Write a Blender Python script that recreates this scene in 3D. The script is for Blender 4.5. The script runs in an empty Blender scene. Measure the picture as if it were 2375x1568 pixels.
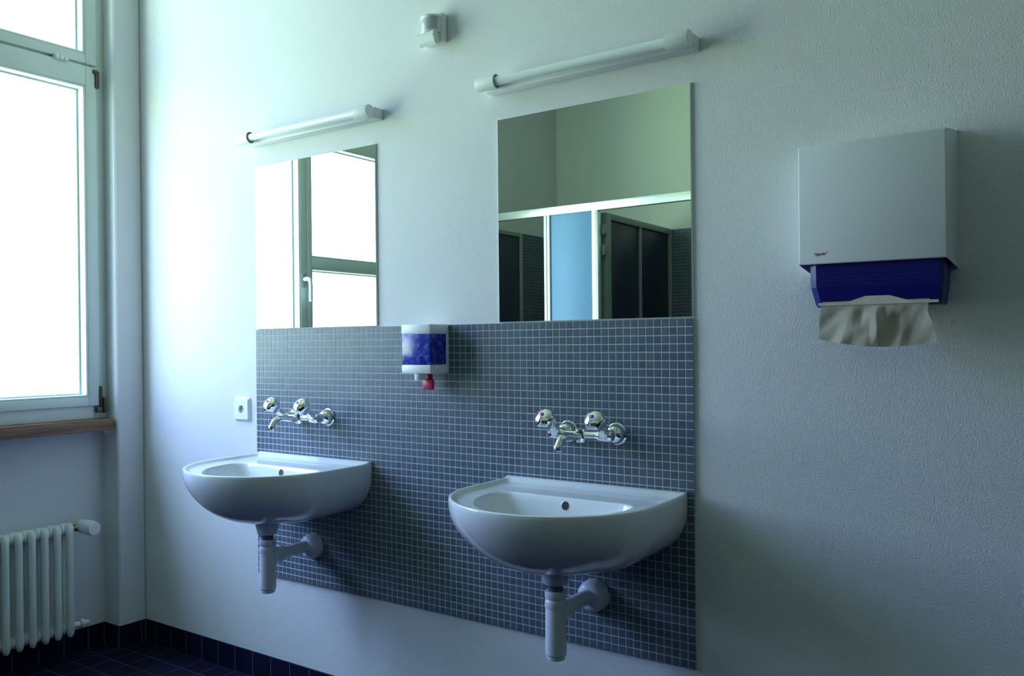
import bpy, bmesh, math, random
from mathutils import Vector, Matrix
C = bpy.context.scene
COL = C.collection
PI = math.pi
rnd = random.Random(7)

# ------------------------------------------------------------------ camera
FPX, W, H = 1999.59, 2375.0, 1568.0
CAM = Vector((2.53739, -2.11499, 1.2329))
yaw, pitch, roll = 0.62445, -0.00357, -0.01007
fwd = Vector((-math.sin(yaw)*math.cos(pitch), math.cos(yaw)*math.cos(pitch), math.sin(pitch)))
rt = Vector((math.cos(yaw), math.sin(yaw), 0)); upv = rt.cross(fwd)
r2 = rt*math.cos(roll)+upv*math.sin(roll); u2 = -rt*math.sin(roll)+upv*math.cos(roll)
cd = bpy.data.cameras.new('camera'); cam = bpy.data.objects.new('camera', cd); COL.objects.link(cam)
m = Matrix((r2, u2, -fwd)).transposed().to_4x4(); m.translation = CAM
cam.matrix_world = m
cd.sensor_width = 36; cd.lens = FPX*36/W; cd.sensor_fit = 'HORIZONTAL'
cd.shift_x = 76.75/W; cd.shift_y = 21.6/W; cd.clip_start = .02; cd.clip_end = 200
C.camera = cam

# ------------------------------------------------------------------ sky, light, exposure
C.view_settings.view_transform = 'Standard'; C.view_settings.look = 'None'
C.view_settings.gamma = 1; C.view_settings.use_curve_mapping = False
C.view_settings.exposure = 0.0
w = bpy.data.worlds.new('sky'); C.world = w; w.use_nodes = True
nt = w.node_tree; nt.nodes.clear()
out = nt.nodes.new('ShaderNodeOutputWorld'); bg = nt.nodes.new('ShaderNodeBackground')
geo = nt.nodes.new('ShaderNodeTexCoord'); sep = nt.nodes.new('ShaderNodeSeparateXYZ')
mr = nt.nodes.new('ShaderNodeMapRange'); mr.inputs[1].default_value = -1; mr.inputs[2].default_value = 1
ramp = nt.nodes.new('ShaderNodeValToRGB')
nt.links.new(geo.outputs['Generated'], sep.inputs[0]); nt.links.new(sep.outputs[2], mr.inputs[0])
nt.links.new(mr.outputs[0], ramp.inputs[0]); nt.links.new(ramp.outputs[0], bg.inputs[0]); nt.links.new(bg.outputs[0], out.inputs[0])
SKY = [(0.0, (.44, .68, .42)), (.46, (.64, .88, .62)), (.52, (.72, .88, .78)), (.60, (.52, .68, 1.08)), (.70, (.42, .59, 1.18)), (.80, (.74, 1.04, 1.80)), (1.0, (.84, 1.18, 1.90))]
el = ramp.color_ramp.elements
while len(el) < len(SKY): el.new(.5)
for e, (p, c) in zip(el, SKY): e.position = p; e.color = (*c, 1)
bg.inputs[1].default_value = 16.0
C.cycles.max_bounces = 10; C.cycles.diffuse_bounces = 5; C.cycles.glossy_bounces = 5
C.cycles.transparent_max_bounces = 12; C.cycles.caustics_reflective = False; C.cycles.caustics_refractive = False
C.cycles.sample_clamp_indirect = 6
pl = bpy.data.lights.new('window_daylight_portal', 'AREA'); pl.shape = 'RECTANGLE'; pl.size = 1.95; pl.size_y = 2.05
pl.cycles.is_portal = True
po = bpy.data.objects.new('window_daylight_portal', pl); COL.objects.link(po)
po.matrix_world = Matrix(((0, 0, -1, -1.27), (1, 0, 0, -1.03), (0, -1, 0, 1.985), (0, 0, 0, 1)))

# ------------------------------------------------------------------ materials
def mat(name, col, rough=.5, metal=0.0, spec=.5, noise=0.0, nscale=8.0, bump=0.0, bscale=200.0, coat=0.0, bdist=.002):
    m = bpy.data.materials.new(name); m.use_nodes = True
    t = m.node_tree; b = t.nodes['Principled BSDF']
    b.inputs['Base Color'].default_value = (*col, 1); b.inputs['Roughness'].default_value = rough
    b.inputs['Metallic'].default_value = metal; b.inputs['Specular IOR Level'].default_value = spec
    b.inputs['Coat Weight'].default_value = coat
    tc = t.nodes.new('ShaderNodeNewGeometry')
    if noise > 0:
        n = t.nodes.new('ShaderNodeTexNoise'); n.inputs['Scale'].default_value = nscale; n.inputs['Detail'].default_value = 4
        t.links.new(tc.outputs['Position'], n.inputs['Vector'])
        mx = t.nodes.new('ShaderNodeMix'); mx.data_type = 'RGBA'
        mx.inputs[6].default_value = (*[max(0, c*(1-noise)) for c in col], 1); mx.inputs[7].default_value = (*[min(1, c*(1+noise)) for c in col], 1)
        t.links.new(n.outputs['Fac'], mx.inputs[0]); t.links.new(mx.outputs[2], b.inputs['Base Color'])
    if bump > 0:
        n = t.nodes.new('ShaderNodeTexNoise'); n.inputs['Scale'].default_value = bscale; n.inputs['Detail'].default_value = 3
        t.links.new(tc.outputs['Position'], n.inputs['Vector'])
        bp = t.nodes.new('ShaderNodeBump'); bp.inputs['Strength'].default_value = bump; bp.inputs['Distance'].default_value = bdist
        t.links.new(n.outputs['Fac'], bp.inputs['Height']); t.links.new(bp.outputs[0], b.inputs['Normal'])
    return m
def tilemat(name, col, var, cell, rough, off=(0, 0, 0), spec=.5):
    m = bpy.data.materials.new(name); m.use_nodes = True
    t = m.node_tree; b = t.nodes['Principled BSDF']; b.inputs['Roughness'].default_value = rough
    b.inputs['Specular IOR Level'].default_value = spec
    g = t.nodes.new('ShaderNodeNewGeometry'); a = t.nodes.new('ShaderNodeVectorMath'); a.operation = 'ADD'; a.inputs[1].default_value = off
    s = t.nodes.new('ShaderNodeVectorMath'); s.operation = 'SNAP'; s.inputs[1].default_value = (cell,)*3
    wn = t.nodes.new('ShaderNodeTexWhiteNoise'); mx = t.nodes.new('ShaderNodeMix'); mx.data_type = 'RGBA'
    mx.inputs[6].default_value = (*[c*(1-var) for c in col], 1); mx.inputs[7].default_value = (*[c*(1+var) for c in col], 1)
    t.links.new(g.outputs['Position'], a.inputs[0]); t.links.new(a.outputs[0], s.inputs[0]); t.links.new(s.outputs[0], wn.inputs['Vector'])
    t.links.new(wn.outputs['Value'], mx.inputs[0]); t.links.new(mx.outputs[2], b.inputs['Base Color'])
    return m
M = dict(
    plaster=mat('white_roughcast_plaster', (.735, .73, .755), .9, spec=.15, noise=.03, nscale=3, bump=.34, bscale=250, bdist=.004),
    farpaint=mat('pale_green_wall_paint', (.80, .83, .745), .9, spec=.15, bump=.2, bscale=220),
    ceiling=mat('ceiling_paint', (.66, .68, .67), .9, spec=.15, bump=.2),
    grout=mat('pale_grout', (.50, .54, .56), .85, spec=.2, bump=.1, bscale=500),
    fgrout=mat('grey_floor_grout', (.085, .085, .15), .85, spec=.2),
    tile=tilemat('slate_blue_mosaic_glaze', (.098, .128, .172), .12, .022, .36, (.0, .0505, .0), spec=.38),
    ftile=tilemat('navy_floor_tile', (.006, .006, .026), .25, .1015, .55, (.0, .0, .0), spec=.12),
    ceramic=mat('white_sanitary_ceramic', (.80, .81, .83), .10, spec=.55, coat=.3),
    chrome=mat('chrome', (.86, .87, .88), .06, metal=1),
    plastic=mat('white_plastic', (.80, .82, .82), .35),
    pvc=mat('white_pvc_pipe', (.72, .75, .80), .28),
    darkpvc=mat('dark_threaded_tailpiece', (.10, .11, .15), .35),
    enamel=mat('white_enamel_metal', (.76, .765, .815), .4, noise=.02),
    tube=mat('opal_fluorescent_tube', (.82, .88, .90), .12, spec=.6),
    frame=mat('white_painted_timber', (.66, .72, .70), .42, bump=.05, bscale=60),
    alu=mat('bright_white_lacquered_metal', (.88, .90, .88), .2, metal=.5),
    greyalu=mat('grey_painted_steel', (.28, .33, .33), .4),
    bluepanel=mat('light_blue_laminate_panel', (.145, .30, .52), .42, spec=.5),
    navy=mat('navy_laminate', (.010, .016, .045), .4),
    bluetank=mat('clear_blue_plastic', (.012, .022, .36), .20, coat=.15),
    blue=mat('deep_blue_plastic', (.004, .006, .17), .40, spec=.35),
    red=mat('red_plastic', (.55, .02, .085), .3),
    redprint=mat('red_print', (.35, .03, .05), .6),
    bluedot=mat('blue_dot', (.02, .07, .55), .3), reddot=mat('red_dot', (.45, .01, .03), .3),
    paper=mat('recycled_paper_towel', (.70, .64, .57), .9, spec=.1, noise=.06, nscale=90, bump=.15, bscale=500),
    dark=mat('dark_hole', (.015, .015, .018), .6),
    bronze=mat('dark_bronze_hinge', (.10, .085, .06), .4, metal=.8),
    brass=mat('brass_nipple', (.35, .24, .12), .35, metal=1),
    radiator=mat('white_radiator_enamel', (.72, .76, .72), .3),
    edge=mat('polished_glass_edge', (.80, .86, .80), .15),
    edge_shade=mat('painted_glass_edge_shade', (.55, .66, .66), .7),  # strip colour that paints the shade line along the glass edge
)
def mirror_mat():
    m = mat('silvered_mirror', (.88, .95, .82), .0, metal=1); return m
M['mirror'] = mirror_mat()
def tank_mat():
    m = M['bluetank']; t = m.node_tree; b = t.nodes['Principled BSDF']; g = t.nodes.new('ShaderNodeNewGeometry')
    n = t.nodes.new('ShaderNodeTexNoise'); n.inputs['Scale'].default_value = 42; n.inputs['Detail'].default_value = 5; n.inputs['Distortion'].default_value = 1.2
    r = t.nodes.new('ShaderNodeValToRGB'); e = r.color_ramp.elements; e[0].position = .50; e[1].position = .72
    e[0].color = (.012, .022, .34, 1); e[1].color = (.19, .20, .52, 1)      # dried soap smears behind the blue plastic
    t.links.new(g.outputs['Position'], n.inputs['Vector']); t.links.new(n.outputs['Fac'], r.inputs[0]); t.links.new(r.outputs[0], b.inputs['Base Color'])
tank_mat()
def wood_mat():
    m = mat('oiled_oak', (.19, .075, .036), .45, bump=.08, bscale=120); t = m.node_tree; b = t.nodes['Principled BSDF']
    g = t.nodes.new('ShaderNodeNewGeometry'); v = t.nodes.new('ShaderNodeVectorMath'); v.operation = 'MULTIPLY'; v.inputs[1].default_value = (30, 2.5, 55)
    n = t.nodes.new('ShaderNodeTexNoise'); n.inputs['Scale'].default_value = 2.2; n.inputs['Detail'].default_value = 6; n.inputs['Distortion'].default_value = .6
    r = t.nodes.new('ShaderNodeValToRGB'); r.color_ramp.elements[0].position = .3; r.color_ramp.elements[1].position = .7
    r.color_ramp.elements[0].color = (.105, .046, .022, 1); r.color_ramp.elements[1].color = (.26, .125, .060, 1)
    t.links.new(g.outputs['Position'], v.inputs[0]); t.links.new(v.outputs[0], n.inputs['Vector']); t.links.new(n.outputs['Fac'], r.inputs[0])
    t.links.new(r.outputs[0], b.inputs['Base Color']); return m
M['wood'] = wood_mat()
def glass_mat():
    m = bpy.data.materials.new('window_glass'); m.use_nodes = True; t = m.node_tree; t.nodes.clear()
    o = t.nodes.new('ShaderNodeOutputMaterial'); mx = t.nodes.new('ShaderNodeMixShader'); tr = t.nodes.new('ShaderNodeBsdfTransparent'); gl = t.nodes.new('ShaderNodeBsdfGlossy')
    tr.inputs[0].default_value = (.93, .96, .94, 1); gl.inputs['Roughness'].default_value = .01
    f = t.nodes.new('ShaderNodeFresnel'); g = t.nodes.new('ShaderNodeNewGeometry'); k = t.nodes.new('ShaderNodeMapRange')
    k.inputs[3].default_value = 1.45; k.inputs[4].default_value = 1/1.45        # same reflectance from either side of the pane
    t.links.new(g.outputs['Backfacing'], k.inputs[0]); t.links.new(k.outputs[0], f.inputs[0])
    t.links.new(f.outputs[0], mx.inputs[0]); t.links.new(tr.outputs[0], mx.inputs[1]); t.links.new(gl.outputs[0], mx.inputs[2]); t.links.new(mx.outputs[0], o.inputs[0])
    return m
M['glass'] = glass_mat()

# ------------------------------------------------------------------ mesh helpers (all coordinates are world metres)
def NB(): return bmesh.new()
def box(bm, x0, x1, y0, y1, z0, z1, bev=0.0, seg=2, mi=0):
    t = bmesh.new()
    vs = [t.verts.new((x, y, z)) for x in (x0, x1) for y in (y0, y1) for z in (z0, z1)]
    for f in ((0, 1, 3, 2), (4, 6, 7, 5), (0, 4, 5, 1), (2, 3, 7, 6), (0, 2, 6, 4), (1, 5, 7, 3)): t.faces.new([vs[i] for i in f])
    if bev > 0: bmesh.ops.bevel(t, geom=t.edges[:], offset=bev, segments=seg, affect='EDGES', profile=.5)
    merge(bm, t, mi)
def merge(bm, t, mi=0):
    bmesh.ops.recalc_face_normals(t, faces=t.faces[:])
    mp = {v: bm.verts.new(v.co) for v in t.verts}
    for f in t.faces:
        try: nf = bm.faces.new([mp[v] for v in f.verts]); nf.material_index = mi if mi else f.material_index
        except ValueError: pass
    t.free()
def loft(bm, rings, cap0=True, cap1=True, mi=0, closed=True):
    t = bmesh.new(); R = [[t.verts.new(p) for p in r] for r in rings]; n = len(R[0])
    for a, b in zip(R, R[1:]):
        for i in range(n if closed else n-1):
            j = (i+1) % n
            try: t.faces.new((a[i], a[j], b[j], b[i]))
            except ValueError: pass
    if cap0: t.faces.new(R[0])
    if cap1: t.faces.new(R[-1])
    merge(bm, t, mi)
def frame_of(d):
    d = Vector(d).normalized(); a = Vector((0, 0, 1)) if abs(d.z) < .9 else Vector((1, 0, 0))
    u = d.cross(a).normalized(); return u, d.cross(u).normalized(), d
def lathe(bm, o, d, prof, n=32, cap0=True, cap1=True, mi=0, mod=None):
    u, v, d = frame_of(d); o = Vector(o); rings = []
    for r, h in prof:
        ring = []
        for i in range(n):
            a = 2*PI*i/n; rr = max(r, 1e-5)*(mod(a, h) if mod else 1)
            ring.append(o+d*h+(u*math.cos(a)+v*math.sin(a))*rr)
        rings.append(ring)
    loft(bm, rings, cap0, cap1, mi)
def cyl(bm, a, b, r, n=24, mi=0, bev=0.0):
    a = Vector(a); b = Vector(b); L = (b-a).length
    p = [(r, 0), (r, L)] if bev <= 0 else [(r-bev, 0), (r-bev*.3, bev*.3), (r, bev), (r, L-bev), (r-bev*.3, L-bev*.3), (r-bev, L)]
    lathe(bm, a, b-a, p, n, mi=mi)
def tube(bm, pts, rad, n=16, mi=0):
    pts = [Vector(p) for p in pts]; rings = []; ref = None
    for i, p in enumerate(pts):
        d = (pts[min(i+1, len(pts)-1)]-pts[max(i-1, 0)]).normalized()
        if ref is None: ref = frame_of(d)[0]
        u = (ref-d*ref.dot(d)).normalized(); ref = u; v = d.cross(u)
        r = rad[i] if isinstance(rad, (list, tuple)) else rad
        rings.append([p+(u*math.cos(2*PI*k/n)+v*math.sin(2*PI*k/n))*r for k in range(n)])
    loft(bm, rings, True, True, mi)
def spline(ctrl, n=8):
    P = [Vector(c) for c in ctrl]; P = [P[0]*2-P[1]]+P+[P[-1]*2-P[-2]]; o = []
    for i in range(1, len(P)-2):
        for k in range(n):
            t = k/n; a, b, c, d = P[i-1], P[i], P[i+1], P[i+2]
            o.append(.5*((2*b)+(c-a)*t+(2*a-5*b+4*c-d)*t*t+(3*b-a-3*c+d)*t**3))
    o.append(P[-2]); return o
def wpos(o):
    p = Vector((0, 0, 0))
    while o is not None: p += Vector(o.location); o = o.parent
    return p
def obj(name, bm, ms, parent=None, smooth=35, loc=None, recalc=False):
    if recalc: bmesh.ops.recalc_face_normals(bm, faces=bm.faces[:])
    base = wpos(parent)
    if loc is not None: base = Vector(loc)
    for v in bm.verts: v.co -= base
    me = bpy.data.meshes.new(name); bm.to_mesh(me); bm.free()
    for m_ in (ms if isinstance(ms, (list, tuple)) else [ms]): me.materials.append(M[m_] if isinstance(m_, str) else m_)
    if smooth:
        me.shade_smooth(); me.set_sharp_from_angle(angle=math.radians(smooth))
    o = bpy.data.objects.new(name, me); COL.objects.link(o)
    if parent is not None:
        o.parent = parent
        if loc is not None: o.location = base-wpos(parent)
    elif loc is not None: o.location = base
    return o
def inst(name, src, parent, wloc):
    o = src.copy(); o.name = name; COL.objects.link(o); o.parent = parent; o.location = Vector(wloc)-wpos(parent); return o
def thing(name, label, cat, loc, group=None):
    o = bpy.data.objects.new(name, None); o.empty_display_size = .05; COL.objects.link(o); o.location = loc
    o['label'] = label; o['category'] = cat
    if group: o['group'] = group
    return o
def tag(o, label, cat, group=None):
    o['label'] = label; o['category'] = cat
    if group: o['group'] = group
    return o
def struct(o): o['kind'] = 'structure'; return o
def sempty(name, loc):
    o = bpy.data.objects.new(name, None); COL.objects.link(o); o.location = loc; o['kind'] = 'structure'; return o
def stuff(o): o['kind'] = 'stuff'; return o
def dup(root, dx, label=None, dz=0):
    def cp(o, par):
        c = o.copy(); COL.objects.link(c)
        if par: c.parent = par
        for ch in [x for x in o.children]: cp(ch, c)
        return c
    r = cp(root, None); r.location = Vector(root.location)+Vector((dx, 0, dz))
    if label: r['label'] = label
    return r

# ------------------------------------------------------------------ room shell
XL, XN, XR, YF, ZC = -.725, -.835, 4.6, -3.43, 3.25      # pilaster face, niche face, right wall, far wall, ceiling
NY0, NY1 = -.12, -1.955                                  # window niche from / to
XO = -1.26                                              # outer face of the window wall
WT = 3.02                                                # window head height
bm = NB(); box(bm, -1.26, XR+.2, 0, .25, -.1, ZC+.1); wall_back = struct(obj('wall_back', bm, 'plaster', smooth=0))
bm = NB(); box(bm, XO, XL, NY0, 0, 0, ZC, .006, 1)
box(bm, XO, XN, NY1, NY0, 0, .90); box(bm, XO, XL, NY1, NY0, WT, ZC)
box(bm, XO, XL, YF, NY1, 0, ZC, .006, 1)
wall_left = struct(obj('wall_left', bm, 'plaster', smooth=0))
bm = NB(); box(bm, -1.26, XR+.2, YF-.2, YF, -.1, ZC+.1); wall_far = struct(obj('wall_far', bm, 'farpaint', smooth=0))
bm = NB(); box(bm, XR, XR+.2, YF, 0, -.1, ZC+.1); struct(obj('wall_right', bm, 'plaster', smooth=0))
bm = NB(); box(bm, -1.26, XR, YF, 0, ZC, ZC+.2); struct(obj('ceiling', bm, 'ceiling', smooth=0))
bm = NB(); box(bm, XN-.02, XR, YF, 0, -.1, .0006); floor = struct(obj('floor', bm, 'fgrout', smooth=0))

def slab_tile(bm, w, h, t, ch, axis='z'):
    """a chamfered tile centred on the origin; its face looks along the axis"""
    def P(a, b, c):
        return {'z': (a, b, c), '-y': (a, -c, b), 'x': (c, a, b)}[axis]
    R = []
    for (s, c) in ((0, 0), (0, t-ch), (ch, t)):
        a, b = w/2-s, h/2-s; R.append([P(-a, -b, c), P(a, -b, c), P(a, b, c), P(-a, b, c)])
    loft(bm, R, False, True)
# floor tiles: nearest corner as single tiles, the rest as one surface of tiles
G = .1015
def tile_src(name, w, h, t, ch, axis, m_, parent, pos):
    b = NB(); slab_tile(b, w, h, t, ch, axis)
    for v in b.verts: v.co += Vector(pos)
    return obj(name, b, m_, parent, smooth=0, loc=pos)
X0, Y0 = -.537-G/2, -.0055-G/2
src = None; far_bm = NB()
for i in range(-3, 52):
    for j in range(0, 34):
        x, y = X0+i*G, Y0-j*G
        if x < XL+.02 and y > NY0-.02: continue
        if x < XN+.02 or x > XR-.02: continue
        if i <= 11 and j <= 11:
            if src is None: src = tile_src('floor_tile', G-.003, G-.003, .0035, .0009, 'z', 'ftile', floor, (x, y, -.002))
            else: inst('floor_tile', src, floor, (x, y, -.002+rnd.uniform(-.0002, .0002)))
        else:
            t = NB(); slab_tile(t, G-.003, G-.003, .0035, .0009, 'z')
            for v in t.verts: v.co += Vector((x, y, -.002))
            merge(far_bm, t)
stuff(obj('distant_floor_tiles', far_bm, 'ftile', floor, smooth=0))
# skirting of single tiles
def skirting(name, segs):
    """segs: (axis, start, end, fixed, first joint)"""
    base = None; g = NB()
    for ax, a, b, fx, first, sgn in segs:
        if ax == 'x': box(g, a-.0105, b, fx-.0086, fx, 0, .093)
        else: box(g, fx, fx+.0086, a, b+.0105, 0, .093)
    base = struct(obj(name, g, 'fgrout', smooth=0))
    for ax, a, b, fx, first, sgn in segs:
        js = [a]; p = first
        while p < b-.012:
            if p > a+.012: js.append(p)
            p += G
        js.append(b)
        srcs = {}
        for s, e in zip(js, js[1:]):
            wd = round(e-s-.003, 4); c = (s+e)/2
            axis = 'x' if ax == 'X' else '-y'
            pos = (fx+.0045, c, .0485) if ax == 'X' else (c, fx-.0045, .0485)
            if wd not in srcs: srcs[wd] = tile_src('skirting_tile', wd, .093, .0045, .001, axis, 'ftile', base, pos)
            else: inst('skirting_tile', srcs[wd], base, pos)
    return base
skirting('baseboard_back', [('x', XL+.0105, 2.6, 0, -.6459, 1)])
skirting('baseboard_left', [('X', NY0-.0105, -.0105, XL, NY0-.0105, 1), ('x', XN+.0105, XL, NY0, XL-.0, 1), ('X', NY1, NY0-.0105, XN, NY1+.03, 1)])

# ------------------------------------------------------------------ mosaic splashback
TP, ZT, NCX, NRZ = .022, 1.295, 77, 41
splash = thing('mosaic_splashback', 'slate-blue mosaic splashback with pale grout behind both basins', 'splashback', (NCX*TP/2, 0, ZT-NRZ*TP))
bm = NB(); box(bm, .0012, NCX*TP-.0012, -.0071, 0, ZT-NRZ*TP+.0012, ZT-.0012); obj('grout_bed', bm, 'grout', splash, smooth=0)
MOSAIC = [(i, j) for i in range(NCX) for j in range(NRZ)]
def tile_centre(i, j): return Vector(((i+.5)*TP, -.0045, ZT-(j+.5)*TP))

# ------------------------------------------------------------------ window
XF, XS = -.80, -.785            # frame front, sash front
win = sempty('window_1', (XF, (NY0+NY1)/2, .945))
bm = NB()
fy0, fy1, fz0, fz1 = NY0, NY1, .945, WT
box(bm, XF-.07, XF, fy0-.055, fy0, fz0, fz1, .003); box(bm, XF-.07, XF, fy1, fy1+.055, fz0, fz1, .003)
box(bm, XF-.07, XF, fy1+.055, fy0-.055, fz0, fz0+.075, .003); box(bm, XF-.07, XF, fy1+.055, fy0-.055, fz1-.055, fz1, .003)
box(bm, XF-.07, XF-.004, fy1+.055, fy0-.055, 2.355, 2.405, .003)
obj('window_frame', bm, 'frame', win)
def sash(name, y0, y1, z0, z1, sl, sr, st, sb, bars=(), gx=XS-.047):
    """y0 > y1; sl is the stile at y1, sr the stile at y0; glazing bead inside"""
    bm = NB(); b = .0035; xb = XS-.062
    box(bm, xb, XS, y0-sr, y0, z0, z1, b); box(bm, xb, XS, y1, y1+sl, z0, z1, b)
    box(bm, xb, XS-.0005, y1+sl-.0005, y0-sr+.0005, z0, z0+sb, b); box(bm, xb, XS-.0005, y1+sl-.0005, y0-sr+.0005, z1-st, z1, b)
    for (c0, c1) in bars: box(bm, xb, XS-.0005, y1+sl-.0005, y0-sr+.0005, c0, c1, b)
    s = obj(name, bm, 'frame', win)
    zs = [z0+sb]+[v for c in bars for v in c]+[z1-st]
    for k in range(0, len(zs), 2):
        a0, a1 = zs[k], zs[k+1]; bd = .009
        bb = NB()
        for q in ((y0-sr-bd, y0-sr, a0, a1), (y1+sl, y1+sl+bd, a0, a1), (y1+sl+bd, y0-sr-bd, a0, a0+bd), (y1+sl+bd, y0-sr-bd, a1-bd, a1)):
            box(bb, gx, XS-.003, q[0], q[1], q[2], q[3], .002, 1)
        obj('glazing_bead', bb, 'frame', s)
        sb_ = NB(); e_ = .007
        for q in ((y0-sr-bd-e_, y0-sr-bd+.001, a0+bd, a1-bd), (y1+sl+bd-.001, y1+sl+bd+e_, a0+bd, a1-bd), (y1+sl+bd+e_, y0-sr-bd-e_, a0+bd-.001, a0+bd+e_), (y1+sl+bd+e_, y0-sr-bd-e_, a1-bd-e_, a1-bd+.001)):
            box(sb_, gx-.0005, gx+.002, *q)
        obj('glass_edge_shade_strip', sb_, 'edge_shade', s)  # strips added to paint the shade where pane meets bead
        gg = NB(); box(gg, gx-.006, gx, y1+sl-.008, y0-sr+.008, a0-.008, a1+.008); obj('glass_pane', gg, 'glass', s, smooth=0)
    return s
s1 = sash('casement_sash', -.160, -.998, .999, 2.376, .044, .047, .080, .036)
s2 = sash('casement_sash', -1.002, -1.915, .999, 2.376, .047, .027, .080, .036, bars=((1.638, 1.694),))
h1 = sash('hopper_sash', -.160, -.998, 2.386, 2.975, .047, .047, .052, .038)
h2 = sash('hopper_sash', -1.002, -1.915, 2.386, 2.975, .047, .047, .052, .038)
for zc in (2.345, 1.042):
    bm = NB()
    if zc > 2: box(bm, XS-.012, XS+.006, -.168, -.150, zc-.050, zc+.018, .003); box(bm, XS-.004, XS+.008, -.176, -.158, zc+.006, zc+.022, .002)
    else:
        cyl(bm, (XS+.002, -.158, zc-.045), (XS+.002, -.158, zc+.035), .0065, 12, bev=.002)
        cyl(bm, (XS+.004, -.144, zc-.075), (XS+.004, -.144, zc-.012), .0075, 12, bev=.002)
        box(bm, XS-.012, XS+.004, -.176, -.146, zc-.072, zc-.050, .003)
    obj('hinge', bm, 'bronze', win)
bm = NB()
for k in range(3): cyl(bm, (XS+.006, -.335+.018*k, 2.381), (XS+.006, -.320+.018*k, 2.381), .009, 14, bev=.002)
box(bm, XS-.01, XS+.006, -.34, -.28, 2.374, 2.384, .002); obj('catch', bm, 'plastic', win)
bm = NB(); hy = -.972
box(bm, XS, XS+.008, hy-.014, hy+.014, 1.535, 1.605, .004)
hb = obj('handle_plate', bm, 'greyalu', win)
bm = NB(); tube(bm, spline([(XS+.006, hy, 1.575), (XS+.030, hy, 1.577), (XS+.046, hy-.002, 1.567), (XS+.050, hy-.003, 1.535), (XS+.050, hy-.003, 1.46)], 6), [.011]*8+[.010]*17, 14)
obj('window_handle', bm, 'enamel', win)
bm = NB(); box(bm, XN, XL-.010, NY1+.002, NY0-.008, .898, .945, .003)
sill = tag(obj('window_sill', bm, 'wood', loc=(XN, -1.03, .898)), 'reddish-brown oak sill board under the white window', 'sill')

# ------------------------------------------------------------------ radiator under the window
rad = thing('radiator', 'white column radiator on the wall under the wooden sill', 'radiator', (-.767, -.60, .085))
def rad_section(y):
    bm = NB()
    for dx in (-.030, .030):
        x = -.767+dx
        pts = [(x, y, .104), (x, y, .110), (x, y, .125), (x, y, .3), (x, y, .500), (x, y, .520), (x-dx*.25, y, .534), (x-dx*.6, y, .538)]
        tube(bm, pts, [.006, .0115, .0138, .0138, .0138, .0138, .0125, .007], 16)
    for z in (.134, .520):
        lathe(bm, (-.767, y-.0245, z), (0, 1, 0), [(.0195, 0), (.0240, .003), (.0250, .008), (.0220, .0125), (.0225, .015), (.0250, .020), (.0258, .0245), (.0250, .029), (.0225, .034), (.0220, .0365), (.0250, .041), (.0240, .046), (.0195, .049)], 20)
        for dx in (-.030, .030): cyl(bm, (-.767, y, z), (-.767+dx, y, z), .0138, 14)
    return bm
y = -.322; first = obj('radiator_column', rad_section(y), 'radiator', rad, loc=(-.767, y, .085))
for k in range(1, 20): inst('radiator_column', first, rad, (-.767, y-.049*k, .085))
bm = NB(); cyl(bm, (-.767, -.300, .520), (-.767, -.262, .520), .011, 16); lathe(bm, (-.767, -.286, .520), (0, 1, 0), [(.0145, 0), (.0145, .010)], 6); obj('brass_union', bm, 'brass', rad)['label'] = 'brass pipe union of the valve'
bm = NB(); lathe(bm, (-.780, -.250, .521), (1, 0, 0), [(.018, 0), (.0265, .004), (.0285, .02), (.0295, .050), (.0300, .060), (.0300, .068), (.0285, .082), (.0262, .098), (.0245, .1005), (.0, .101)], 36)
vh = obj('thermostat_head', bm, 'plastic', rad)
for k in range(30):
    a = 2*PI*k/30; bm = NB() if k == 0 else bm
    c = Vector((-.700, -.250+.0280*math.cos(a), .521+.0280*math.sin(a)))
    cyl(bm, c-Vector((.012, 0, 0)), c+Vector((.012, -.0015*math.cos(a), -.0015*math.sin(a))), .0012, 6)
obj('grip_ribs', bm, 'greyalu', vh)
bm = NB(); cyl(bm, (-.767, -.300, .134), (-.767, -.268, .134), .012, 16, bev=.003); lathe(bm, (-.767, -.266, .134), (0, 1, 0), [(.018, 0), (.018, .012), (.012, .016), (.010, .034), (.006, .038)], 20); obj('return_valve', bm, 'plastic', rad)
for yy in (-.4445, -1.1305):
    bm = NB(); box(bm, XN, -.79, yy-.008, yy+.008, .498, .516, .002); obj('wall_bracket', bm, 'radiator', rad)

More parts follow.
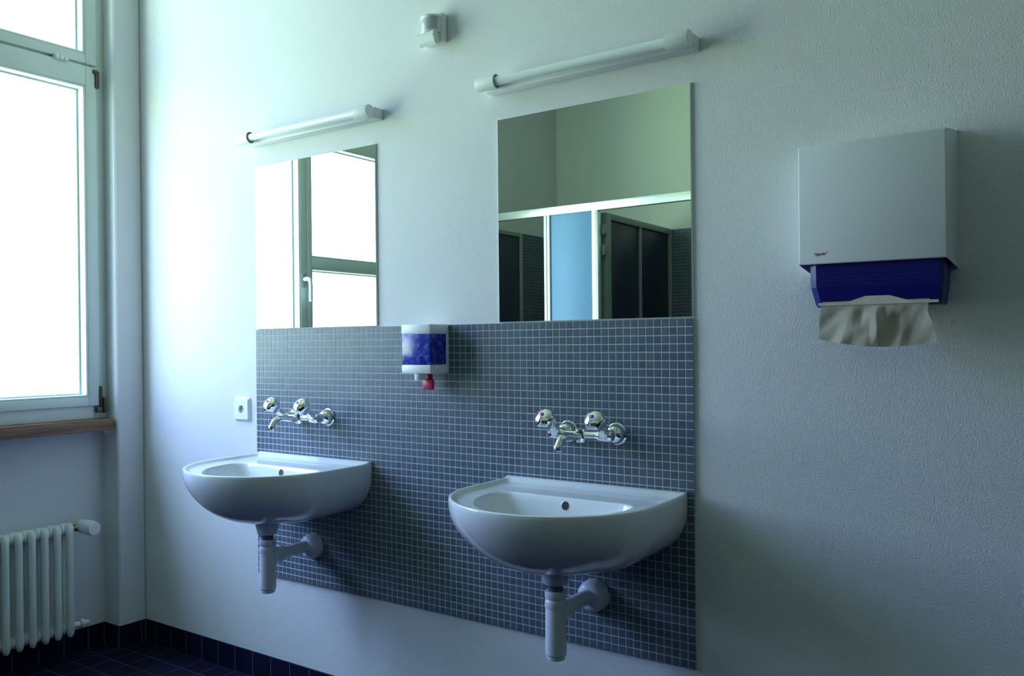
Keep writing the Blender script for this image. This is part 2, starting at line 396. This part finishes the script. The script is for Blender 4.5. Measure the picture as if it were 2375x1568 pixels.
# ------------------------------------------------------------------ wash basins
def basin_mesh(cx):
    N = 208; ZR = .842
    def ell_r(th, a, b, bb):
        c, s = math.cos(th), math.sin(th); q = b if s < 0 else bb
        return 1/math.sqrt((c/a)**2+(s/q)**2)
    def cast(th, poly, o):
        d = (math.cos(th), math.sin(th)); best = 0
        for (ax, ay), (bx, by) in zip(poly, poly[1:]+poly[:1]):
            ex, ey = bx-ax, by-ay; den = d[0]*ey-d[1]*ex
            if abs(den) < 1e-12: continue
            t = ((ax-o[0])*ey-(ay-o[1])*ex)/den; s_ = ((ax-o[0])*d[1]-(ay-o[1])*d[0])/den
            if t > best and -1e-9 <= s_ <= 1+1e-9: best = t
        return best
    def outer(s, z):
        """cross-section of the outside, s = 0 rim ... 1 bottom; origin (0,-.2)"""
        fe = max(0, 1-s**2.05)**.5; fs = max(0, 1-s**2.8)**(1/2.8)
        a = .045+(.264-.045)*fe; b = .035+(.273-.035)*fe; bb = .035+.165*fe
        ws = .272*fs+.004*(1-s)+.002; ws0 = .276*fs+.002; bs = .272*max(.0, 1-s**2)**.8+.010*s
        P = []; nb = N//2
        for i in range(N):
            if i <= nb:                                     # back half: side, wall line, side
                f = i/nb; g = min(f, 1-f)
                y = .1922*min(1, g/.3); w_ = max(ws0, a*math.sqrt(max(0, 1-(min(y, bb)/bb)**2)))
                x = w_ if g < .3 else w_*(1-(g-.3)/.2)
                P.append(Vector((cx+(x if f <= .5 else -x), -.2+y, z)))
            else:                                           # front half: bowl and shroud blended
                th = PI+PI*(i-nb)/(N-nb); c, sn = math.cos(th), math.sin(th)
                rb = ell_r(th, a, b, bb); rs = 1/math.sqrt((c/ws0)**2+(sn/bs)**2)
                k = 36; m_ = max(rb, rs); r = m_*((rb/m_)**k+(rs/m_)**k)**(1/k)
                r = m_+(r-m_)*min(1, -sn*4)
                P.append(Vector((cx+r*c, -.2+r*sn, z)))
        return P
    def inner(k, z, yc):
        """bowl opening scaled by k about (0, yc)"""
        P = []
        nb = N//2
        for i in range(N):
            o = (0, -.27)
            if i <= nb:
                f = i/nb; g = min(f, 1-f); th = g/.3*.62 if g < .3 else .62+(g-.3)/.2*(PI/2-.62)
                th = th if f <= .5 else PI-th
            else: th = PI+PI*(i-nb)/(N-nb)
            # D outline: back line y=-.152, half-width .207, front ellipse
            poly = D
            r = cast(th, poly, o); x, yv = r*math.cos(th), o[1]+r*math.sin(th)
            P.append(Vector((cx+x*k, yc+(yv-yc)*k, z)))
        return P
    D = []
    for i in range(41):
        t = PI*i/40; D.append((-.207*math.cos(t), -.20-.222*math.sin(t)))
    rc = .045
    for i in range(9):
        t = PI/2*i/8; D.append((.207-rc+rc*math.cos(t), -.152-rc+rc*math.sin(t)))
    for i in range(9):
        t = PI/2+PI/2*i/8; D.append((-.207+rc+rc*math.cos(t), -.152-rc+rc*math.sin(t)))
    rings = []
    zb = .655
    for s in (1.0, .994, .98, .96, .935, .905, .87, .83, .785, .74, .69, .64, .585, .53, .47, .41, .35, .29, .23, .17, .11, .06, .025): rings.append(outer(s, ZR-.006-(ZR-.006-zb)*s))
    base = outer(0, ZR)
    cen = Vector((cx, -.2, 0))
    def shr(P, d, z):
        o = []
        for p in P:
            v = Vector((p.x-cen.x, p.y-cen.y, 0)); L = v.length; q = cen+v*((L-d)/L); q.z = z; o.append(q)
        return o
    inn = inner(1.0, .8275, -.25)
    def top(t, z):
        o = []
        for a, b in zip(shr(base, .004, 0), inn):
            p = a.lerp(b, t)
            lip = 1/(1+math.exp((-p.y-.026)/.0035)) if p.y > -.1 else 0
            p.z = z*(1-lip)+max(z, .8475)*lip if lip > 0 else z
            o.append(p)
        return o
    rings.append(shr(base, .0, ZR-.006)); rings.append(shr(base, .0012, ZR-.0018))
    rings.append(top(0, ZR)); rings.append(top(.05, ZR))
    for t, z in ((.08, .8415), (.11, .8402), (.14, .8385), (.18, .8360), (.22, .8335), (.27, .8315), (.34, .8303), (.48, .8296), (.66, .829), (.84, .8286), (.94, .8282), (.98, .828)): rings.append(top(t, z))
    for k, z, yc in ((1.0, .8265, -.25), (.985, .823, -.25), (.965, .812, -.25), (.93, .79, -.245), (.88, .765, -.24), (.80, .738, -.235), (.68, .716, -.23), (.5, .700, -.225), (.3, .692, -.22), (.12, .688, -.22)): rings.append(inner(k, z, yc))
    bm = NB(); loft(bm, rings, True, True); return bm
CB = .299
basin = thing('wash_basin', 'white wall-hung half-round basin nearer the window, left one', 'basin', (CB, 0, .655), 'wash basins')
obj('bowl', basin_mesh(CB), 'ceramic', basin, smooth=40)
bm = NB(); lathe(bm, (CB+.002, -.1556, .808), (0, -1, .2), [(.0135, -.006), (.0135, .0006), (.0125, .0012)], 28, mi=0); ov = obj('overflow_rim', bm, 'ceramic', basin)
bm = NB(); lathe(bm, (CB+.002, -.1556, .808), (0, -1, .2), [(.0112, 0), (.0112, .0016)], 28); obj('overflow_hole', bm, 'dark', ov)
bm = NB(); lathe(bm, (CB, -.22, .687), (0, 0, 1), [(.030, 0), (.030, .003), (.022, .004), (.020, .001)], 28); dr = obj('drain', bm, 'chrome', basin)
basin2 = dup(basin, 1.0985, 'white wall-hung half-round basin nearer the paper towel dispenser, right one')

# ------------------------------------------------------------------ bottle traps
CT = .2955; TY = -.213
trap = thing('bottle_trap', 'white plastic bottle trap under the left basin', 'drain pipe', (CT, TY, .418), 'bottle traps')
bm = NB(); lathe(bm, (CT, TY, .612), (0, 0, 1), [(.018, 0), (.0300, .0), (.033, .004), (.0355, .018), (.0385, .030), (.0415, .0425)], 36, cap1=True); obj('waste_collar', bm, 'pvc', trap)
bm = NB(); cyl(bm, (CT, TY, .590), (CT, TY, .6125), .0195, 28); obj('tailpiece', bm, 'darkpvc', trap)['label'] = 'dark threaded tailpiece'
bm = NB(); lathe(bm, (CT, TY, .574), (0, 0, 1), [(.024, 0), (.0265, .0015), (.0275, .004), (.0278, .017), (.0268, .0195), (.020, .020)], 36); obj('slip_nut', bm, 'pvc', trap)
bm = NB(); lathe(bm, (CT, TY, .551), (0, 0, 1), [(.0255, 0), (.0275, .001), (.0280, .004), (.0278, .014), (.0262, .0195), (.0240, .0225), (.020, .024)], 36); obj('slip_nut', bm, 'pvc', trap)
bm = NB(); lathe(bm, (CT, TY, .418), (0, 0, 1), [(.018, 0), (.0225, .001), (.0240, .005), (.0240, .010), (.0268, .013), (.0275, .016), (.0268, .125), (.0262, .134)], 40)
obj('trap_cup', bm, 'pvc', trap)
bm = NB(); zo = .537
lathe(bm, (CT, TY, zo), (0, 1, 0), [(.020, 0), (.0255, .018), (.0275, .028), (.0280, .040), (.0262, .0425), (.0262, .0445), (.0285, .046), (.0280, .052), (.0225, .064), (.0205, .069), (.0200, .075), (.0200, .17)], 32)
obj('outlet_pipe', bm, 'pvc', trap)
bm = NB(); lathe(bm, (CT+.004, -.005, zo-.003), (0, -1, 0), [(.0445, 0), (.0445, .003), (.0440, .013), (.0420, .025), (.0375, .035), (.030, .041), (.0215, .0425)], 40); obj('wall_rosette', bm, 'pvc', trap)
trap2 = dup(trap, 1.1055, 'white plastic bottle trap under the right basin', dz=.006)

# ------------------------------------------------------------------ taps
CF, ZF = .300, .987
tap = thing('wall_tap', 'chrome two-handle wall tap above the left basin', 'tap', (CF, 0, ZF), 'chrome wall taps')
for sx in (-1, 1):
    x = CF+.075*sx
    bm = NB(); lathe(bm, (x, -.0065, ZF), (0, -1, 0), [(.0300, 0), (.0300, .0022), (.0290, .003), (.0265, .0032), (.0270, .008), (.0266, .0135), (.0250, .0200), (.0220, .0260), (.0175, .0305), (.0120, .0330)], 36); obj('rosette', bm, 'chrome', tap)
bm = NB()
for sx in (-1, 1):
    x = CF+.075*sx
    cyl(bm, (x, -.030, ZF), (x, -.072, ZF), .0115, 24); lathe(bm, (x, -.042, ZF), (0, -1, 0), [(.0155, 0), (.0165, .002), (.0165, .013), (.0155, .015)], 6)
    lathe(bm, (x+.022*sx, -.072, ZF), (-sx, 0, 0), [(.006, 0), (.0125, .002), (.0155, .007), (.0165, .016), (.0165, .034), (.0130, .043), (.0105, .050)], 28)
cyl(bm, (CF-.06, -.072, ZF), (CF+.06, -.072, ZF), .0100, 24)
lathe(bm, (CF, -.072, ZF+.019), (0, 0, -1), [(.010, 0), (.0145, .002), (.0155, .006), (.0155, .034), (.012, .040)], 28)
obj('mixer_body', bm, 'chrome', tap)
hd = Vector((0, -.80, .60))
def hexmod(a, k):
    return 1+k*(1.045*math.cos(PI/6)/math.cos((a % (PI/3))-PI/6)*1.06-1)
for sx, dot in ((-1, 'reddot'), (1, 'bluedot')):
    x = CF+.075*sx; o = Vector((x, -.072, ZF))
    bm = NB(); lathe(bm, o, hd, [(.0150, .008), (.0150, .020), (.0118, .026), (.0105, .045), (.0105, .056)], 28); obj('valve_neck', bm, 'chrome', tap)
    bm = NB()
    lathe(bm, o, hd, [(.0130, .045), (.0180, .047), (.0225, .056), (.0268, .071), (.0280, .0765), (.0274, .0815), (.0240, .0875), (.0170, .0920), (.0085, .0944), (.0, .0950)], 60, mod=lambda a, h: hexmod(a, 1.0 if h < .078 else max(0, 1-(h-.078)/.0095)))
    kn = obj('tap_handle', bm, 'chrome', tap, smooth=28)
    bm = NB(); lathe(bm, o+hd*.0943, hd, [(.0056, 0), (.0056, .0012), (.0045, .0017)], 20); obj('index_dot', bm, dot, kn)
bm = NB(); pts = spline([(CF, -.070, ZF-.006), (CF, -.11, ZF-.003), (CF, -.150, ZF+.003), (CF, -.176, ZF-.001), (CF, -.190, ZF-.017), (CF, -.1955, ZF-.031)], 6)
tube(bm, pts, [.0098]*len(pts), 20); sp = obj('spout', bm, 'chrome', tap, smooth=60)
bm = NB(); d = (pts[-1]-pts[-3]).normalized(); lathe(bm, pts[-1]-d*.012, d, [(.0102, 0), (.0112, .0012), (.0112, .0135), (.0102, .015)], 24); ae = obj('aerator', bm, 'chrome', sp)
tap2 = dup(tap, 1.101, 'chrome two-handle wall tap above the right basin')

# ------------------------------------------------------------------ mirrors
def mirror(x0, label):
    t = thing('mirror', label, 'mirror', (x0+.3, 0, 1.297), 'frameless square mirrors')
    bm = NB(); c = .0016
    R = [[(a, yy, b) for a, b in ((x0+s, 1.2965+s), (x0+.6-s, 1.2965+s), (x0+.6-s, 1.8965-s), (x0+s, 1.8965-s))] for s, yy in ((0, 0), (0, -.0050), (c, -.0062))]
    loft(bm, R, True, False); obj('glass_edge', bm, 'edge', t, smooth=0)
    bm = NB(); box(bm, x0+c, x0+.6-c, -.0064, -.0030, 1.2965+c, 1.8965-c)
    obj('silvered_face', bm, 'mirror', t, smooth=0)
    return t
mirror(.004, 'frameless mirror on the left, reflecting the bright window')
mirror(1.092, 'frameless mirror on the right, reflecting the blue cubicle panel')

# ------------------------------------------------------------------ tube lights
LX, LZ = -.008, 1.9885
lt = thing('tube_light', 'white fluorescent tube light above the left mirror', 'wall light', (LX+.322, 0, 1.969), 'wall tube lights')
bm = NB(); box(bm, LX, LX+.643, -.040, 0, LZ-.0195, LZ+.0175, .0025); obj('mounting_channel', bm, 'enamel', lt)
bm = NB(); cyl(bm, (LX+.02, -.064, LZ), (LX+.623, -.064, LZ), .0130, 28); obj('fluorescent_tube', bm, 'tube', lt)
for a, b in ((LX-.008, LX+.058), (LX+.643, LX+.580)):
    s = 1 if b > a else -1; L = abs(b-a)
    bm = NB(); lathe(bm, (a, -.062, LZ), (s, 0, 0), [(.0, 0), (.0190, 0), (.0205, .0012), (.0210, .003), (.0210, L), (.0190, L), (.0188, L-.03), (.0, L-.032)], 36); cpo = obj('end_cap', bm, 'plastic', lt)
    bm = NB(); box(bm, min(a, b)+.016, max(a, b)-.016, -.046, -.036, LZ-.014, LZ+.014, .002); obj('cap_bracket', bm, 'enamel', cpo)
lt2 = dup(lt, 1.0805, 'white fluorescent tube light above the right mirror')
lt2.location.z += .002

# ------------------------------------------------------------------ motion sensor
ms = thing('motion_sensor', 'small white motion sensor high on the wall between the tube lights', 'sensor', (.865, 0, 2.165))
bm = NB(); box(bm, .826, .905, -.026, 0, 2.166, 2.254, .004); obj('back_box', bm, 'plastic', ms)
def vcyl(bm, x, y, z0, z1, rx, ry, n=36, y_back=-.02):
    rings = []
    for z, k in ((z0, .94), (z0+.003, 1), (z1-.003, 1), (z1, .94)):
        rings.append([Vector((x+rx*k*math.cos(PI+PI*i/n), y-ry*k*math.sin(PI*i/n), z)) for i in range(n+1)]+[Vector((x+rx*k, y_back, z)), Vector((x-rx*k, y_back, z))])
    loft(bm, rings)
bm = NB(); vcyl(bm, .864, -.026, 2.236, 2.246, .036, .034)
vcyl(bm, .864, -.026, 2.192, 2.200, .036, .034)
box(bm, .830, .899, -.036, -.02, 2.192, 2.246, .003); obj('sensor_hood', bm, 'plastic', ms)
bm = NB(); vcyl(bm, .864, -.026, 2.198, 2.238, .0325, .031); obj('sensor_lens', bm, mat('milky_lens', (.50, .56, .64), .25), ms)
bm = NB()
prof = [(-.02, 2.196), (-.046, 2.197), (-.056, 2.192), (-.059, 2.180), (-.050, 2.158), (-.042, 2.153), (-.02, 2.163)]
loft(bm, [[Vector((x, yy, zz)) for yy, zz in prof] for x in (.831, .835, .890, .894)], True, True); obj('sensor_chin', bm, 'plastic', ms, smooth=50)

# ------------------------------------------------------------------ socket
so = thing('wall_socket', 'square white wall socket left of the mosaic edge', 'socket', (-.085, 0, .953))
def sq(x, z, h, n=8, r=.006):
    P = []
    for (sx, sz, a0) in ((1, 1, 0), (-1, 1, PI/2), (-1, -1, PI), (1, -1, 3*PI/2)):
        for k in range(n):
            a = a0+PI/2*k/(n-1); P.append((x+sx*(h-r)+r*math.cos(a), z+sz*(h-r)+r*math.sin(a)))
    return P
S0 = [(-.085, .998)]
def hexring(r, n=32):
    P = []
    for k in range(n):
        a = 2*PI*(k+.0)/n*1.0+PI/8; aa = (a % (PI/3))-PI/6; P.append((-.085+r*math.cos(a)/math.cos(aa)*.9, .998+r*math.sin(a)/math.cos(aa)*.9))
    return P
def v3(P, yy): return [Vector((a, yy, b)) for a, b in P]
bm = NB(); loft(bm, [v3(sq(-.085, .998, .0445), 0), v3(sq(-.085, .998, .0445), -.003), v3(sq(-.085, .998, .038), -.0105), v3(hexring(.016), -.0105), v3(hexring(.0155), -.002)], True, False); obj('cover_plate', bm, 'plastic', so, smooth=30)
bm = NB(); loft(bm, [v3(hexring(.0156), -.0015), v3(hexring(.0156), -.0030)], True, True); ins = obj('socket_insert', bm, mat('grey_socket_insert', (.36, .42, .46), .4), so)
for dx, dz in ((-.0065, 0), (.0065, 0), (0, .004)):
    bm = NB(); cyl(bm, (-.085+dx, -.0028, .998+dz), (-.085+dx, -.0034, .998+dz), .0022, 12); obj('pin_hole', bm, 'dark', ins)

# ------------------------------------------------------------------ soap dispenser
sd = thing('soap_dispenser', 'white soap dispenser with blue tank and red push lever on the mosaic', 'soap dispenser', (.8475, 0, 1.095))
SX0, SX1, SYF = .790, .905, -.100
bm = NB(); box(bm, SX0, SX1, SYF, -.0072, 1.265, 1.2955, .004); obj('top_cap', bm, 'plastic', sd)
bm = NB(); box(bm, SX0, SX1, SYF, -.0072, 1.145, 1.1725, .004); obj('bottom_cap', bm, 'plastic', sd)
bm = NB(); box(bm, SX0+.0008, SX1-.0008, -.0195, -.0072, 1.170, 1.267, .001); obj('back_plate', bm, 'plastic', sd)
bm = NB(); box(bm, SX0+.0012, SX1-.0012, SYF+.0010, -.0195, 1.171, 1.2665, .0035, 3); obj('soap_tank', bm, 'bluetank', sd)['label'] = 'clear blue soap tank'
bm = NB(); lathe(bm, (.8475, -.078, 1.125), (0, 0, 1), [(.010, 0), (.0175, 0), (.0180, .001), (.0180, .021)], 28); obj('nozzle', bm, 'plastic', sd)
bm = NB(); box(bm, .846, .866, -.052, -.040, 1.118, 1.148, .002); box(bm, .8375, .8765, -.056, -.044, 1.0945, 1.127, .0035, 3); obj('push_lever', bm, 'red', sd)['label'] = 'red push lever'

# ------------------------------------------------------------------ paper towel dispenser
pd = thing('paper_towel_dispenser', 'white metal paper towel dispenser with dark blue plastic hopper on the right', 'towel dispenser', (2.14, 0, 1.305))
DF = -.13
bm = NB()
def prism8(bm, A, B, bev):
    t = bmesh.new(); vs = [t.verts.new(p) for p in A+B]
    for f in ((0, 1, 2, 3), (7, 6, 5, 4), (0, 4, 5, 1), (1, 5, 6, 2), (2, 6, 7, 3), (3, 7, 4, 0)): t.faces.new([vs[i] for i in f])
    bmesh.ops.bevel(t, geom=t.edges[:], offset=bev, segments=3, affect='EDGES', profile=.5); merge(bm, t)
# open-bottomed cover: front, two sides, top
fr = [(1.991, 1.4025), (2.2855, 1.4005), (2.2855, 1.6655), (1.991, 1.6655)]; bk = [(1.986, 1.388), (2.2905, 1.387), (2.2905, 1.684), (1.986, 1.684)]
prism8(bm, [(x, DF, z) for x, z in fr], [(x, DF+.008, z) for x, z in fr], .0032)
def quadslab(a, b, c, d, off):
    off = Vector(off); A = [Vector(p) for p in (a, b, c, d)]; prism8(bm, [tuple(p) for p in A], [tuple(p+off) for p in A], .0005)
f3 = [Vector((x, DF+.001, z)) for x, z in fr]; b3 = [Vector((x, 0, z)) for x, z in bk]
quadslab(f3[0], b3[0], b3[3], f3[3], (.0018, 0, 0)); quadslab(f3[1], b3[1], b3[2], f3[2], (-.0018, 0, 0)); quadslab(f3[3], b3[3], b3[2], f3[2], (0, 0, -.0018))
obj('cover', bm, 'enamel', pd, smooth=30, recalc=True)
bm = NB(); box(bm, 1.99, 2.287, -.0015, 0, 1.39, 1.68); obj('back_plate', bm, 'enamel', pd)
def plan(x0, x1, yf, yb, ch):
    return [(x0, yb), (x0, yf+ch), (x0+ch*.9, yf), (x1-ch*.35, yf), (x1, yf+ch*.5), (x1, yb)]
lv = []
for z, x0, x1, yf, yb in ((1.425, 2.008, 2.277, -.117, -.012), (1.352, 2.009, 2.276, -.1165, -.012), (1.349, 2.010, 2.2755, -.116, -.012), (1.316, 2.017, 2.272, -.108, -.020), (1.308, 2.020, 2.270, -.105, -.024)):
    lv.append([Vector((x, yy, z)) for x, yy in plan(x0, x1, yf, yb, .018)])
bm = NB(); loft(bm, lv, True, True)
for k in range(6):
    z = 1.395-.0085*k; box(bm, 2.030, 2.266, -.1178, -.114, z, z+.0012)
obj('towel_hopper', bm, 'blue', pd, smooth=20)['label'] = 'dark blue ribbed plastic hopper'
bm = NB()
def fold_top(x):
    t = (x-2.150)/.045; return 1.3165+.0125*max(0, min(1, 1.6-1.15*abs(t)))
n = 60; A = []; B = []
for i in range(n+1):
    x = 2.028+.239*i/n; A.append(Vector((x, -.1125, 1.3105))); B.append(Vector((x, -.1135+.0, fold_top(x))))
A2 = [p+Vector((0, .004, 0)) for p in A]; B2 = [p+Vector((0, .004, 0)) for p in B]
loft(bm, [A, B, B2, A2], False, False, closed=False)
tw = tag(obj('paper_towel', bm, 'paper', loc=(2.147, -.10, 1.22)), 'crumpled grey-beige paper towel hanging from the blue hopper', 'paper towel')
def towel_sheet():
    bm = NB(); nu, nv = 90, 36; V = []
    def crease(u, v, u0, u1, w, s): # fold running from u0 at top to u1 at bottom
        c = u0+(u1-u0)*v; return s*max(0, 1-abs(u-c)/(w*1.5))
    for j in range(nv+1):
        row = []; v = j/nv
        for i in range(nu+1):
            u = i/nu
            xl = 2.0365-.0075*v-.003*math.sin(PI*v); xr = 2.2505-.004*math.sin(PI*min(1, v*1.8))+.0165*max(0, v-.28)**1.0*1.35
            z = 1.319-(.0885+.0125*math.sin(PI*min(1, u*1.02))-.006*(1-u)+.004*u)*v
            x = xl+(xr-xl)*u
            dp = .011*math.sin(2*PI*(u*1.35+.12))*v**.6
            dp += crease(u, v, .34, .20, .055, -.009)*(.3+.7*v)+crease(u, v, .42, .36, .05, .012)*math.sin(PI*min(1, v*1.6))
            dp += crease(u, v, .55, .53, .045, -.014)*(1-.2*v)+crease(u, v, .62, .60, .025, .010)*max(0, 1-v*1.5)
            dp += crease(u, v, .86, .56, .07, .012)*v**.5+crease(u, v, .80, .70, .05, -.008)
            dp += .006*math.sin(9*u+3*v)*v+.0015*math.sin(31*u+11*v)
            row.append(bm.verts.new((x, -.1105-.007*v+(.8*dp-.004*v)*max(0, min(1, (v-.09)*3.6)), z)))
        V.append(row)
    for j in range(nv):
        for i in range(nu): bm.faces.new((V[j][i], V[j+1][i], V[j+1][i+1], V[j][i+1]))
    bmesh.ops.solidify(bm, geom=bm.faces[:], thickness=.0008)
    return bm
obj('hanging_sheet', towel_sheet(), 'paper', tw, smooth=60)
# printed word on the cover
tc = bpy.data.curves.new('printed_word', 'FONT'); tc.body = 'hygolet\u00b0'; tc.size = .0098; tc.shear = .18; tc.space_character = .86; tc.extrude = .00008
to = bpy.data.objects.new('printed_word', tc); COL.objects.link(to); to.parent = pd
to.matrix_local = Matrix.Translation(Vector((2.0245, DF-.0003, 1.4215))-pd.location) @ Matrix.Rotation(PI/2, 4, 'X')
tc.materials.append(M['redprint'])
bpy.context.view_layer.update()
me = bpy.data.meshes.new_from_object(to); wm = bpy.data.objects.new('printed_word', me); COL.objects.link(wm); wm.parent = pd; wm.matrix_local = to.matrix_local.copy()
bpy.data.objects.remove(to); wm.name = 'printed_word'

# ------------------------------------------------------------------ cubicles across the room (seen in the mirrors)
PY = -2.38
part = thing('cubicle_partition', 'white-framed cubicle front with light blue panel, reflected in the right mirror', 'partition', (.2, PY, 0))
bm = NB(); box(bm, XL, 2.3, PY-.04, PY, 2.008, 2.056, .003); obj('top_rail', bm, 'alu', part)
for x0, x1 in ((-.200, -.181), (-.178, -.159), (.128, .168)):
    bm = NB(); box(bm, x0, x1, PY-.04, PY, .0, 2.008, .002); obj('post', bm, 'alu', part)
bm = NB(); box(bm, -.159, .128, PY-.028, PY-.010, .05, 2.008, .001); obj('blue_panel', bm, 'bluepanel', part)['label'] = 'light blue laminate panel'
SXW = .172
sw = thing('cubicle_side_wall', 'dark navy cubicle wall with grey steel frame behind the blue panel, in the mirror', 'partition', (SXW, -2.9, 0))
bm = NB()
box(bm, SXW-.04, SXW, -2.545, -2.475, 0, 2.005, .003); box(bm, SXW-.04, SXW, YF, -2.545, 1.966, 2.005, .003)
box(bm, SXW-.04, SXW+.001, -2.965, -2.945, 0, 1.966, .002); box(bm, SXW-.04, SXW, -3.42, -3.405, 0, 1.966, .002)
obj('steel_frame', bm, 'greyalu', sw)
for a, b in ((-2.945, -2.545), (-3.405, -2.965)):
    bm = NB(); box(bm, SXW-.032, SXW-.012, a, b, .02, 1.966, .001); obj('navy_panel', bm, 'navy', sw)
for zc in (1.90, 1.78):
    bm = NB(); box(bm, SXW-.016, SXW+.012, -2.47, -2.43, zc-.03, zc+.03, .002); obj('hinge', bm, 'greyalu', sw)
cdm = thing('cubicle_door', 'dark navy door with grey frame in tiled side wall, reflected in the right mirror', 'door', (XL, -2.6, 0))
bm = NB(); box(bm, XL, XL+.03, -2.915, -2.885, 0, 1.995, .002); box(bm, XL, XL+.03, -2.885, -2.42, 1.968, 1.995, .002); obj('door_frame', bm, 'greyalu', cdm)
bm = NB(); box(bm, XL, XL+.02, -2.885, -2.42, 0.01, 1.968, .001); obj('door_leaf', bm, 'navy', cdm)
def far_mosaic(parent, pos_fn, nu, nz, axis, z1):
    b = NB(); tmpl = NB(); slab_tile(tmpl, .0195, .0195, .0035, .0006, axis)
    fs = [[v.index for v in f.verts] for f in tmpl.faces]; tmpl.verts.index_update()
    co = [v.co.copy() for v in tmpl.verts]; fs = [[v.index for v in f.verts] for f in tmpl.faces]; tmpl.free()
    V = []; F = []
    for i in range(nu):
        for j in range(nz):
            p = Vector(pos_fn(i, z1-(j+.5)*TP)); k = len(V); V += [c+p for c in co]; F += [[q+k for q in f] for f in fs]
    me = bpy.data.meshes.new('distant_mosaic'); base = wpos(parent); me.from_pydata([tuple(v-base) for v in V], [], F); me.update(); b.free()
    me.materials.append(M['tile']); o = bpy.data.objects.new('distant_mosaic', me); COL.objects.link(o); o.parent = parent; return stuff(o)
bm = NB(); box(bm, XL, XL+.004, YF, -2.915, 0, 2.0); g1 = obj('grout_bed', bm, 'grout', wall_left, smooth=0)
far_mosaic(wall_left, lambda i, z: (XL+.003, -2.926-i*TP, z), 23, 90, 'x', 2.0)
bm = NB(); box(bm, XL, 1.4, YF, YF+.004, 0, 2.0); obj('grout_bed', bm, 'grout', wall_far, smooth=0)
bm = NB(); box(bm, 1.4, XR, YF, YF+.006, 0, 2.0); box(bm, XR-.006, XR, YF, 0, 0, 2.0); obj('unseen_dark_dado', bm, 'tile', wall_far, smooth=0)  # plain dark dado out of view, added to cut light bouncing round the room
def y_tile():
    pass
b = NB(); tm = NB(); slab_tile(tm, .0195, .0195, .0035, .0006, '-y'); tm.verts.index_update()
co = [Vector((v.co.x, -v.co.y, v.co.z)) for v in tm.verts]; fs = [[v.index for v in f.verts][::-1] for f in tm.faces]; tm.free(); b.free()
V = []; F = []
for i in range(55):
    for j in range(90):
        p = Vector((SXW+.015+i*TP, YF+.003, 2.0-(j+.5)*TP)); k = len(V); V += [tuple(c+p) for c in co]; F += [[q+k for q in f] for f in fs]
me = bpy.data.meshes.new('distant_mosaic'); me.from_pydata(V, [], F); me.materials.append(M['tile'])
o = bpy.data.objects.new('distant_mosaic', me); COL.objects.link(o); o.parent = wall_far; stuff(o)

# ------------------------------------------------------------------ mosaic tiles: 300 that show largest singly, the rest joined
bpy.context.view_layer.update()
dg = bpy.context.evaluated_depsgraph_get()
def shown(p):
    d = p-CAM; L = d.length; d.normalize()
    hit, loc, nor, idx, ob, mx = C.ray_cast(dg, CAM, d, distance=L-.006)
    return not hit
def in_frame(p):
    d = p-CAM; wz = d.dot(fwd); u = W/2-76.75+FPX*d.dot(r2)/wz; v = H/2+21.6-FPX*d.dot(u2)/wz
    return 0 < u < W and 0 < v < H
def size(p):
    d = p-CAM; return abs(d.normalized().y)/d.length_squared
order = sorted(MOSAIC, key=lambda ij: -size(tile_centre(*ij)))
single = []
for ij in order:
    c = tile_centre(*ij)
    if len(single) < 300 and in_frame(c) and all(shown(c+Vector((a, -.003, b))) for a, b in ((-.008, -.008), (.008, .008), (0, 0))): single.append(ij)
ss = set(single)
src = None
for ij in single:
    p = tile_centre(*ij)
    if src is None: src = tile_src('mosaic_tile', .0194, .0194, .0032, .0005, '-y', 'tile', splash, p)
    else: inst('mosaic_tile', src, splash, p)
tm = NB(); slab_tile(tm, .0194, .0194, .0032, .0005, '-y'); tm.verts.index_update()
co = [v.co.copy() for v in tm.verts]; fs = [[v.index for v in f.verts] for f in tm.faces]; tm.free()
V = []; F = []; base = wpos(splash)
for ij in MOSAIC:
    if ij in ss: continue
    p = tile_centre(*ij)-base; k = len(V); V += [tuple(c+p) for c in co]; F += [[q+k for q in f] for f in fs]
me = bpy.data.meshes.new('remaining_mosaic_tiles'); me.from_pydata(V, [], F); me.materials.append(M['tile'])
o = bpy.data.objects.new('remaining_mosaic_tiles', me); COL.objects.link(o); o.parent = splash; stuff(o)
